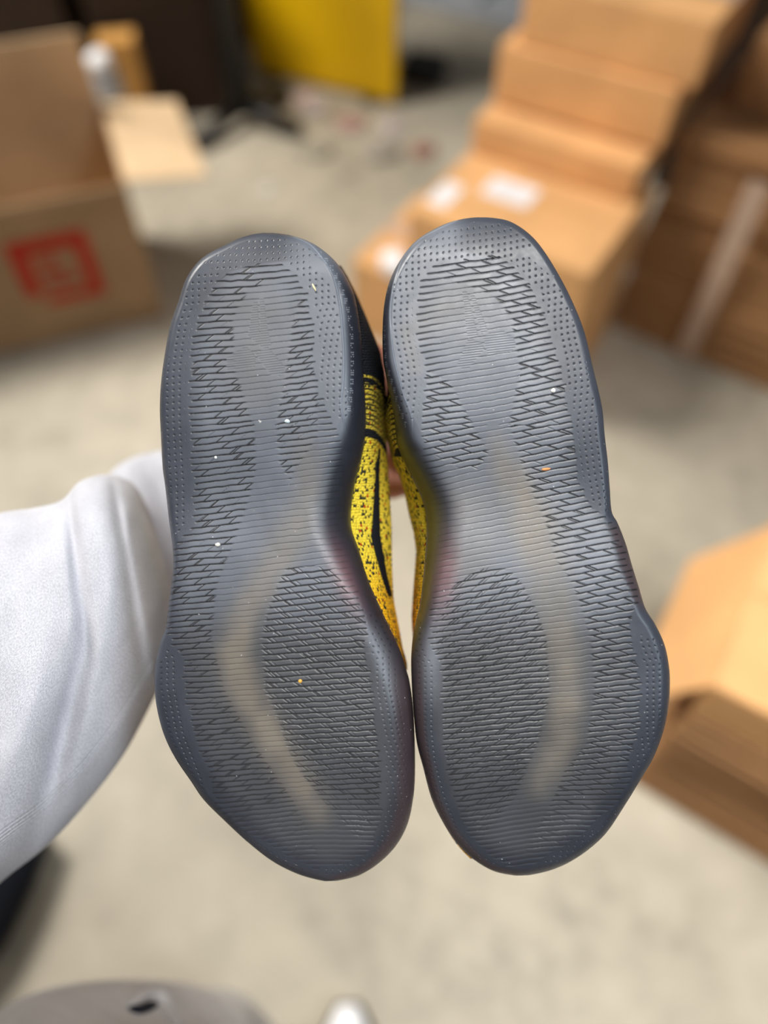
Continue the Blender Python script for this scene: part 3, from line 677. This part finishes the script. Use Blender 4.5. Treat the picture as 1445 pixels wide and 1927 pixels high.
    sil = I(Ssil, vv); ok_ = (vv > (500 if key == 'L' else 600)) & (vv < 1262); sil = np.where(ok_, sil, np.where((sil - inn) * sg > -8, inn - sg * 8, sil)); Dm = I(S['Dm'], vv)
    hh = np.interp(vv, [v0, v0 + 60, 900, 1150, 1400, v1], [92, 98, 98, 90, 62, 40])
    extra = 5.0 * np.clip((v0 + 85 - vv) / 85, 0, 1) ** 2 + 15.0 * np.clip((vv - 1290) / 360, 0, 1) ** 2
    half = np.abs(inn - out) / 2
    k_ = np.clip(half / 60, .1, 1)
    a0 = np.where(sil * sg > inn * sg, 0, 1)
    tz = ss(vv, 1330, 1520)
    ctrl = [
      (inn - sg * (7 + 34 * tz), Dm + 3 + extra), (inn + (sil - inn) * .45 - sg * 2, np.maximum(Dm + 10, hh * .27) + extra * .8), (sil - sg * 2.0, hh * .50 + extra * .6), (sil, hh * .60), (sil - sg * 14 * k_, hh * .82), (sil - sg * 38 * k_, hh * 1.0),
      ((sil + out) / 2 + sg * 22 * k_, hh * 1.06), ((sil + out) / 2 - sg * 22 * k_, hh * 1.06),
      (out + sg * 55 * k_, hh * 1.0), (out + sg * 30 * k_, hh * .8), (out + sg * (14 * k_ + 30 * tz), hh * .45), (out + sg * (9 * k_ + 32 * tz), 12 + extra)]
    CU = np.array([c[0] for c in ctrl]); CD = np.array([c[1] for c in ctrl])      # (12, R)
    T = np.linspace(0, 11, M_)
    UU = cr(CU, T).T; DD = cr(CD, T).T                                             # (R, M)
    VV = np.repeat(vv[:, None], M_, 1)
    Pu = back(UU, VV, D0 + DD * 1e-3)
    uvx = np.concatenate([np.zeros((len(vv), 1)), np.cumsum(np.linalg.norm(np.diff(Pu, axis=1), axis=2), 1)], 1)
    uvy = np.repeat((vv * PXM)[:, None], M_, 1)
    me3, F3 = grid_mesh('upper', Pu, uv=np.stack([uvx, uvy], -1))
    # colour bands of the knit
    bend = VV - 100 * (uvx / .05) ** 2 * (VV < 860)
    blk = lin((30, 33, 40)); yl = lin((250, 222, 66)); org_ = lin((255, 190, 22))
    t1 = ss(VV, 1000, 1180)[..., None]; yc = yl * (1 - t1) + org_ * t1
    start = 705 if key == 'L' else 742
    stripes = (np.sin((bend - start) / 9.5 * 2 * np.pi) > -.45) & ~((bend > start + 4) & (bend < start + 14)) | (bend > start + 118)
    stripes &= ~((bend > start + 103) & (bend < start + 117))
    isY = ((bend > start) & stripes).astype(float)[..., None]
    band = ((bend > start) & (bend < start + 104)).astype(float)[..., None]
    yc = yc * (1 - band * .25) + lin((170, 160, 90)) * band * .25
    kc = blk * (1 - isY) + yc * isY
    oc_ = (np.arange(M_) > M_ * .62)[None, :, None] * .8; kc = kc * (1 - oc_) + lin((44, 46, 50)) * oc_; al = isY  # unseen outer side greyed to cut its yellow bounce onto the sleeve
    ca = me3.color_attributes.new('Col', 'FLOAT_COLOR', 'POINT'); ca.data.foreach_set('color', np.concatenate([kc, al], -1).astype(np.float32).ravel())
    # foot opening: drop the faces over the collar
    bm = bmesh.new(); bm.from_mesh(me3); bm.faces.ensure_lookup_table()
    kill = [f for f in bm.faces if (lambda i: v0 + 60 < vv[i // (M_ - 1)] < 985 and 27 <= (i % (M_ - 1)) <= 38)(f.index)]
    bmesh.ops.delete(bm, geom=kill, context='FACES'); bm.to_mesh(me3); bm.free(); me3.polygons.foreach_set('use_smooth', np.ones(len(me3.polygons), bool))
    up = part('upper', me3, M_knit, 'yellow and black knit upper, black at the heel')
    so = up.modifiers.new('thickness', 'SOLIDIFY'); so.thickness = 0.002; so.offset = -1 if key == 'L' else 1
    # insole
    rr = []
    for f_ in np.linspace(0.08, .9, 24): rr.append(out + (inn - out) * f_)
    rr = np.array(rr).T
    me4, _ = grid_mesh('insole', back(rr, np.repeat(vv[:, None], 24, 1), D0 + np.repeat((np.maximum(Dm, 16) + 6 + extra)[:, None] * 1e-3, 24, 1))); part('insole', me4, M_lining)
    # navy stripe on the inner side of the left shoe
    if key == 'L':
        sv = np.linspace(845, 1121, 90)
        sa = np.interp(sv, [842, 880, 967, 1011, 1043, 1083, 1121], [713, 707.5, 702, 699, 707, 718, 731]) + .7 * np.sin(sv * .9)
        sb = np.interp(sv, [842, 880, 967, 1011, 1043, 1083, 1121], [716, 714, 714.5, 716, 721.5, 729, 738.5])
        rowsP = []
        for i, y in enumerate(sv):
            j = np.interp(y, vv, np.arange(len(vv))); j0 = int(j); uu = UU[j0, :18]; ddp = DD[j0, :18]; im = uu.argmax()
            us = np.linspace(sa[i], min(sb[i], uu[:im + 1].max()), 8)
            ds = np.interp(us, uu[:im + 1], ddp[:im + 1])
            edge = np.array([0.2, 1, 1.4, 1.5, 1.5, 1.4, 1, .2]) * 1.0
            rowsP.append(back(us, np.full(8, y), D0 + (ds - 1.2 - edge) * 1e-3))
        me5, _ = grid_mesh('side_stripe', np.array(rowsP)); part('side_stripe', me5, M_lining, 'navy stripe on the yellow knit')
    return root
shoeL = make_shoe('L', 'dark-soled knit sneaker of the held pair, next to the grey sleeve')
shoeR = make_shoe('R', 'dark-soled knit sneaker of the held pair, farther from the grey sleeve')

# bits of grit stuck to the soles
def grit(u, v, r, c, label, name='grit', elong=1.0, rot=0.0, lift=0.0):
    bm = bmesh.new(); bmesh.ops.create_icosphere(bm, subdivisions=2, radius=r)
    for q in bm.verts:
        q.co *= 1 + .25 * (random.random() - .5); q.co.x *= elong
    me = bm_mesh(bm, name, True); o = link(name, me, plain('grit_colour', c, .6, .3))
    o.matrix_world = Matrix.Translation(W(u, v, D0 + lift)) @ SoleM @ Matrix.Rotation(rot, 4, 'Z'); tag(o, label, 'grit')
grit(1041, 735, .0011, (240, 238, 232), 'round white pebble stuck on the heel of the right sole', lift=0.0)
grit(410, 1025, .0010, (225, 222, 212), 'pale crumb on the outer midfoot of the left sole', elong=1.3, lift=.0012)
grit(565, 1282, .0009, (212, 160, 70), 'yellow crumb on the ball of the left sole')
grit(1027, 883, .0007, (206, 140, 86), 'orange straw fragment on the right sole', elong=3.2, rot=.1, lift=.0022)
grit(591, 541, .0005, (226, 214, 170), 'pale straw splinter near the heel edge of the left sole', elong=4, rot=-1.1)
grit(541, 793, .0010, (196, 214, 216), 'pale bluish flake in the middle of the left sole', elong=1.5, lift=.001)
grit(490, 794, .0007, (170, 172, 170), 'grey flake left of the bluish one on the left sole', elong=1.4, rot=.8, lift=.001)
grit(406, 861, .0007, (220, 222, 220), 'tiny white crumb on the outer side of the left sole', lift=.0018)

# ------------------------------------------------------------------ person
person = empty('person', (-0.10, -0.2, 0)); tag(person, 'person in grey sweatshirt and sweatpants holding up the pair of sneakers', 'person')
PI_ = Matrix.Translation((0.10, 0.2, 0))
def to_person(o): o.matrix_parent_inverse = Matrix.Identity(4); o.data.transform(PI_); o.parent = person
# body: one continuous skin, grown from tapering limbs and fused by a voxel remesh
bmB = bmesh.new()
def cap(a, b, ra, rb, seg=20):
    a = Vector(a); b = Vector(b); n = (b - a).to_track_quat('Z', 'Y').to_matrix().to_4x4()
    r = bmesh.ops.create_cone(bmB, cap_ends=True, segments=seg, radius1=ra, radius2=rb, depth=(b - a).length)
    bmesh.ops.transform(bmB, matrix=Matrix.Translation((a + b) / 2) @ n, verts=r['verts'])
    for p, rr in ((a, ra), (b, rb)):
        r = bmesh.ops.create_uvsphere(bmB, u_segments=seg, v_segments=12, radius=rr); bmesh.ops.transform(bmB, matrix=Matrix.Translation(p), verts=r['verts'])
def chain(pts, rad):
    for i in range(len(pts) - 1): cap(pts[i], pts[i + 1], rad[i], rad[i + 1])
shoulder = Vector((-.29, -.14, 1.34)); elbow = W(-250, 1400, .462); wrist = W(600, 860, .557)
chain([shoulder, elbow], [.050, .040]); chain([elbow, W(100, 1200, .480), W(330, 1020, .545), wrist], [.036, .034, .029, .024])
chain([(-.1, -.2, .95), (-.1, -.2, 1.15), (-.1, -.2, 1.34)], [.11, .105, .11])
cap((-.17, -.2, 1.32), (-.03, -.2, 1.32), .10, .10); cap((-.17, -.2, 1.36), shoulder, .07, .06); cap((-.03, -.2, 1.36), (.1, -.2, 1.34), .07, .06)
cap((-.1, -.2, 1.38), (-.1, -.2, 1.47), .055, .055)
chain([(.1, -.2, 1.34), (.165, -.22, 1.08), (.17, -.2, .86), (.17, -.19, .80), (.168, -.175, .73)], [.05, .04, .026, .022, .012])
chain([(-.17, -.17, .93), (-.21, -.07, .52), (-.20, -.09, .10)], [.085, .055, .04]); chain([(-.02, -.2, .93), (-.02, -.22, .52), (-.04, -.22, .10)], [.085, .055, .04])
# hand: palm, four curled fingers hooked into the far shoe, thumb into the near one
kn = [W(741, 722, .482), W(746, 785, .480), W(745, 848, .482), W(738, 908, .487)]
for i, q in enumerate(kn):
    base = wrist.lerp(W(620, 800 + 35 * i, .52), .8); chain([base, q], [.015, .0115 if i < 3 else .0115])
cap(W(690, 745, .50), W(690, 875, .50), .013, .013)
LEN = [(95, 112, 100), (104, 122, 108), (98, 116, 104), (80, 96, 86)]
for i, (v_, l) in enumerate(zip((715, 785, 850, 905), LEN)):
    r0 = .0095 if i < 3 else .0085
    chain([kn[i], W(741 + l[0], v_, .474), W(741 + l[1], v_, .452), W(741 + l[2], v_, .434)], [r0 + .001, r0, r0 - .001, r0 - .002])
chain([wrist.lerp(W(640, 770, .52), .9), W(703, 690, .488), W(676, 664, .472), W(640, 664, .452), W(632, 668, .430)], [.016, .0145, .012, .0105, .008])
bod = link('body', bm_mesh(bmB, 'body', True), M_skin)
rm = bod.modifiers.new('fuse', 'REMESH'); rm.mode = 'VOXEL'; rm.voxel_size = 0.003; rm.use_smooth_shade = True
smo = bod.modifiers.new('soften', 'SMOOTH'); smo.iterations = 5; smo.factor = .5
to_person(bod)

# forearm sleeve: stations (upper edge px, lower edge px, centre depth, half thickness)
ST = [((-470, 1150), (-330, 2080), .44, .060), ((-300, 1060), (-220, 1900), .435, .060), ((-130, 1000), (-110, 1765), .43, .055), ((0, 965), (0, 1658), .422, .055), ((62, 956), (88, 1588), .424, .056),
      ((116, 941), (165, 1505), .427, .058), ((152, 905), (235, 1412), .432, .059), ((205, 893), (291, 1306), .444, .060), ((252, 912), (318, 1250), .462, .055), ((286, 975), (345, 1180), .480, .040)]
def loftst(ST, nring=120, sub=22, disp=None):
    A = np.array([[*s[0], *s[1], s[2], s[3]] for s in ST], float); T = np.linspace(0, len(ST) - 1, (len(ST) - 1) * sub + 1); q = cr(A, T)
    th = np.linspace(0, 2 * np.pi, nring, endpoint=False)
    c = np.cos(th); s = np.sin(th); s = np.sign(s) * np.abs(s) ** .85
    k = disp(T[:, None], th[None]) if disp is not None else 0
    uu = (q[:, 0] + q[:, 2])[:, None] / 2 + (q[:, 0] - q[:, 2])[:, None] / 2 * c * (1 + 0 * k)
    vv = (q[:, 1] + q[:, 3])[:, None] / 2 + (q[:, 1] - q[:, 3])[:, None] / 2 * c
    dd = q[:, 4][:, None] - q[:, 5][:, None] * s - k * np.sin(th)[None]
    X = (uu - CX) / FPX * dd; Y = (CY - vv) / FPX * dd
    P = np.array(CAM)[None, None] + dd[..., None] * np.array(FW) + X[..., None] * np.array([1., 0, 0]) + Y[..., None] * np.array(UP)
    return P, T, th
def sl_disp(T, th):
    f = .5 - .5 * np.cos(th)                       # 0 upper edge .. 1 lower edge
    k = -.009 * np.exp(-((T - 5.3 - .25 * f) / .28) ** 2) * np.exp(-((f - .15) / .38) ** 2)
    k += .004 * np.exp(-((T - 6.3) / .45) ** 2) * (1 - f)
    k += -.012 * np.exp(-((T - 3.7 - 3.0 * (1 - f)) / .45) ** 2) * ss(f, .35, .75)
    k += .009 * np.exp(-((T - 2.6 - 2.6 * (1 - f)) / .7) ** 2) * ss(f, .3, .7)
    k += -.004 * np.exp(-((T - 7.1 + .3 * f) / .22) ** 2)
    k += .0035 * (vnoise(T * 1.3 + f * 3, f * 4 + T * .4, 3) - .5) + .0008 * (vnoise(T * 3, f * 6, 4) - .5)
    return k
def sleeve(name, ST, m, disp=None, sub=22, nring=120):
    P, T, th = loftst(ST, nring, sub, disp)
    along = np.concatenate([[0], np.cumsum(np.linalg.norm(np.diff(P.mean(1), axis=0), axis=1))])
    ring = np.concatenate([[0], np.cumsum(np.linalg.norm(np.diff(P[len(P) // 2], axis=0), axis=1))])
    # close the ring with a duplicated seam column for clean UVs
    P2 = np.concatenate([P, P[:, :1]], 1); ring2 = np.append(ring, ring[-1] + (ring[1] - ring[0]))
    uv = np.stack([np.repeat(ring2[None], len(T), 0), np.repeat(along[:, None], len(ring2), 1)], -1)
    me, F = grid_mesh(name, P2, uv=uv); o = link(name, me, m); to_person(o)
    return o, P, T, th, uv
slv, PS, TS, thS, uvS = sleeve('sleeve', ST, M_fleece, sl_disp)
slv['label'] = 'light grey marl sweatshirt sleeve'
# inner cuff end of the sleeve, a farther roll behind
ST2 = [((40, 1030), (120, 1500), .462, .046), ((130, 985), (215, 1380), .482, .046), ((195, 930), (292, 1290), .500, .040), ((200, 902), (318, 1255), .512, .036), ((222, 876), (340, 1220), .522, .037), ((258, 858), (375, 1180), .530, .037), ((305, 847), (420, 1130), .540, .036), ((360, 838), (470, 1075), .548, .034), ((430, 825), (520, 1010), .553, .031), ((500, 815), (560, 960), .553, .028)]
c2, *_ = sleeve('cuff', ST2, M_fleece, lambda T, th: .003 * np.sin(T * 3.1 + 1) + .002 * (vnoise(T * 3, th * 2, 6) - .5), 16, 80)
# ribbed side panel along the lower edge, standing a little proud
sel = np.where((thS > .745 * np.pi) & (thS < 1.22 * np.pi))[0]
Pp = PS[20:160][:, sel].copy(); cent = PS[20:160].mean(1, keepdims=True)
nrm = Pp - cent; nrm /= np.linalg.norm(nrm, axis=2, keepdims=True)
edge = np.clip(np.minimum(np.arange(len(sel)), np.arange(len(sel))[::-1]) / 2.0, 0, 1)
Pp += nrm * (.0016 * edge[None, :, None] - .0004)
me, F = grid_mesh('rib_panel', Pp, uv=uvS[20:160][:, sel]); rp = link('rib_panel', me, M_rib); to_person(rp); rp['label'] = 'ribbed side panel of the sleeve'

def fold(T, th): return .04 * np.sin(th * 5 + T * 2) + .03 * np.sin(th * 3 - T * 3)
def cloth_tube(name, pts, rad, m, n=64, sub=14, folds=fold):
    o = tube(name, pts, rad, m, None, n, sub, folds); me = o.data
    co = np.zeros(len(me.vertices) * 3, np.float32); me.vertices.foreach_get('co', co); co = co.reshape(-1, 3)
    li = np.zeros(len(me.loops), np.int32); me.loops.foreach_get('vertex_index', li)
    l = me.uv_layers.new(name='UVMap'); q = co[li]; l.data.foreach_set('uv', np.stack([q[:, 0] + q[:, 1], q[:, 2]], 1).astype(np.float32).ravel())
    to_person(o); return o
cloth_tube('sweatshirt', [(-.1, -.21, .84), (-.1, -.21, 1.0), (-.1, -.205, 1.2), (-.1, -.2, 1.36), (-.1, -.2, 1.44)], [(.21, .155), (.21, .155), (.22, .15), (.21, .14), (.085, .08)], M_fleece)
cloth_tube('upper_sleeve', [(-.2, -.18, 1.38), (-.285, -.145, 1.34), tuple(shoulder.lerp(elbow, .5)), tuple(elbow + Vector((-.01, -.01, .0))), tuple(elbow + Vector((.05, .03, -.01)))], [(.07, .07), (.082, .082), (.075, .075), (.078, .078), (.05, .05)], M_fleece)
cloth_tube('sleeve_back', [tuple(elbow), tuple(W(-40, 1290, .468)), tuple(W(100, 1200, .482)), tuple(W(235, 1090, .515)), tuple(W(350, 1010, .546))], [(.05, .05), (.05, .05), (.046, .046), (.040, .040), (.036, .036)], M_fleece)
cloth_tube('upper_sleeve', [(-.02, -.2, 1.38), (.09, -.2, 1.35), (.145, -.215, 1.2), (.165, -.22, 1.06), (.17, -.205, .90)], [(.07, .07), (.08, .08), (.075, .075), (.065, .065), (.045, .045)], M_fleece)
LP = [(-.17, -.14, .98), (-.195, -.09, .84), (-.205, -.07, .72), (-.22, -.055, .5), (-.21, -.045, .30), (-.20, -.06, .10)]
def legfold(T, th): return .05 * np.sin(th * 3 + T * 1.5) + .04 * np.sin(th * 7 - T * 5) * np.exp(-((T - 1.2) / .6) ** 2) + .05 * np.sin(T * 9 + th) * ss(T, 3.5, 5)
pl = cloth_tube('sweatpants', LP, [(.11, .10), (.11, .108), (.115, .11), (.10, .09), (.085, .082), (.07, .07)], M_pants, 96, 20, legfold); pl['label'] = 'grey sweatpants'
cloth_tube('sweatpants', [(-.02, -.21, .98), (-.02, -.215, .7), (-.03, -.22, .45), (-.04, -.22, .09)], [(.12, .12), (.115, .115), (.09, .09), (.07, .07)], M_pants)
cloth_tube('waistband', [(-.1, -.21, .80), (-.1, -.21, .86)], [(.205, .148), (.213, .158)], M_rib, folds=None)
# turned pocket edge, and a dark strip for the shade inside the opening, laid on the surface of the thigh
bpy.context.view_layer.update(); dg_ = bpy.context.evaluated_depsgraph_get()
def on_leg(u, v, off):
    d_ = (W(u, v, 1) - CAM).normalized()
    ok, loc_, nr, *_ = pl.ray_cast(pl.matrix_world.inverted() @ CAM, d_)
    if not ok: return None
    return pl.matrix_world @ loc_ - d_ * off
def strip_on_leg(name, px, r, m, off):
    q = [on_leg(a, b, off) for a, b in px]; rr = [r] * len(q); keep = [i for i, p in enumerate(q) if p is not None]
    if len(keep) < 3: return
    q = [tuple(q[i]) for i in keep]; r2 = [(r * .5, r * .5)] + [(r, r)] * (len(q) - 2) + [(r * .5, r * .5)]
    return cloth_tube(name, q, r2, m, 20, 8, None)
strip_on_leg('pocket_edge', [(246, 1893), (258, 1880), (274, 1871), (292, 1869), (308, 1878), (320, 1893), (328, 1910), (334, 1924)], .0042, M_pants, .002)
strip_on_leg('pocket_shade', [(242, 1900), (254, 1902), (266, 1901), (280, 1895), (294, 1890)], .0036, M_navy, .0)
# worn white shoes
for i, (x, y, rz) in enumerate(((-0.062, -0.10, 0.12), (-0.20, -0.145, 0.25))):
    s1 = tube('worn_shoe', [(x - .0, y - .13, .045), (x, y - .08, .05), (x, y, .05), (x + .005, y + .07, .038), (x + .005, y + .13, .03)], [(.02, .03), (.038, .045), (.042, .045), (.044, .034), (.018, .02)], M_white); to_person(s1); s1['label'] = 'white shoe'
    s2 = tube('worn_shoe_sole', [(x - .0, y - .135, .012), (x, y - .08, .012), (x, y, .012), (x + .005, y + .08, .012), (x + .005, y + .137, .012)], [(.02, .012), (.042, .012), (.046, .012), (.048, .012), (.02, .012)], M_black); to_person(s2); s2['label'] = 'black shoe sole'
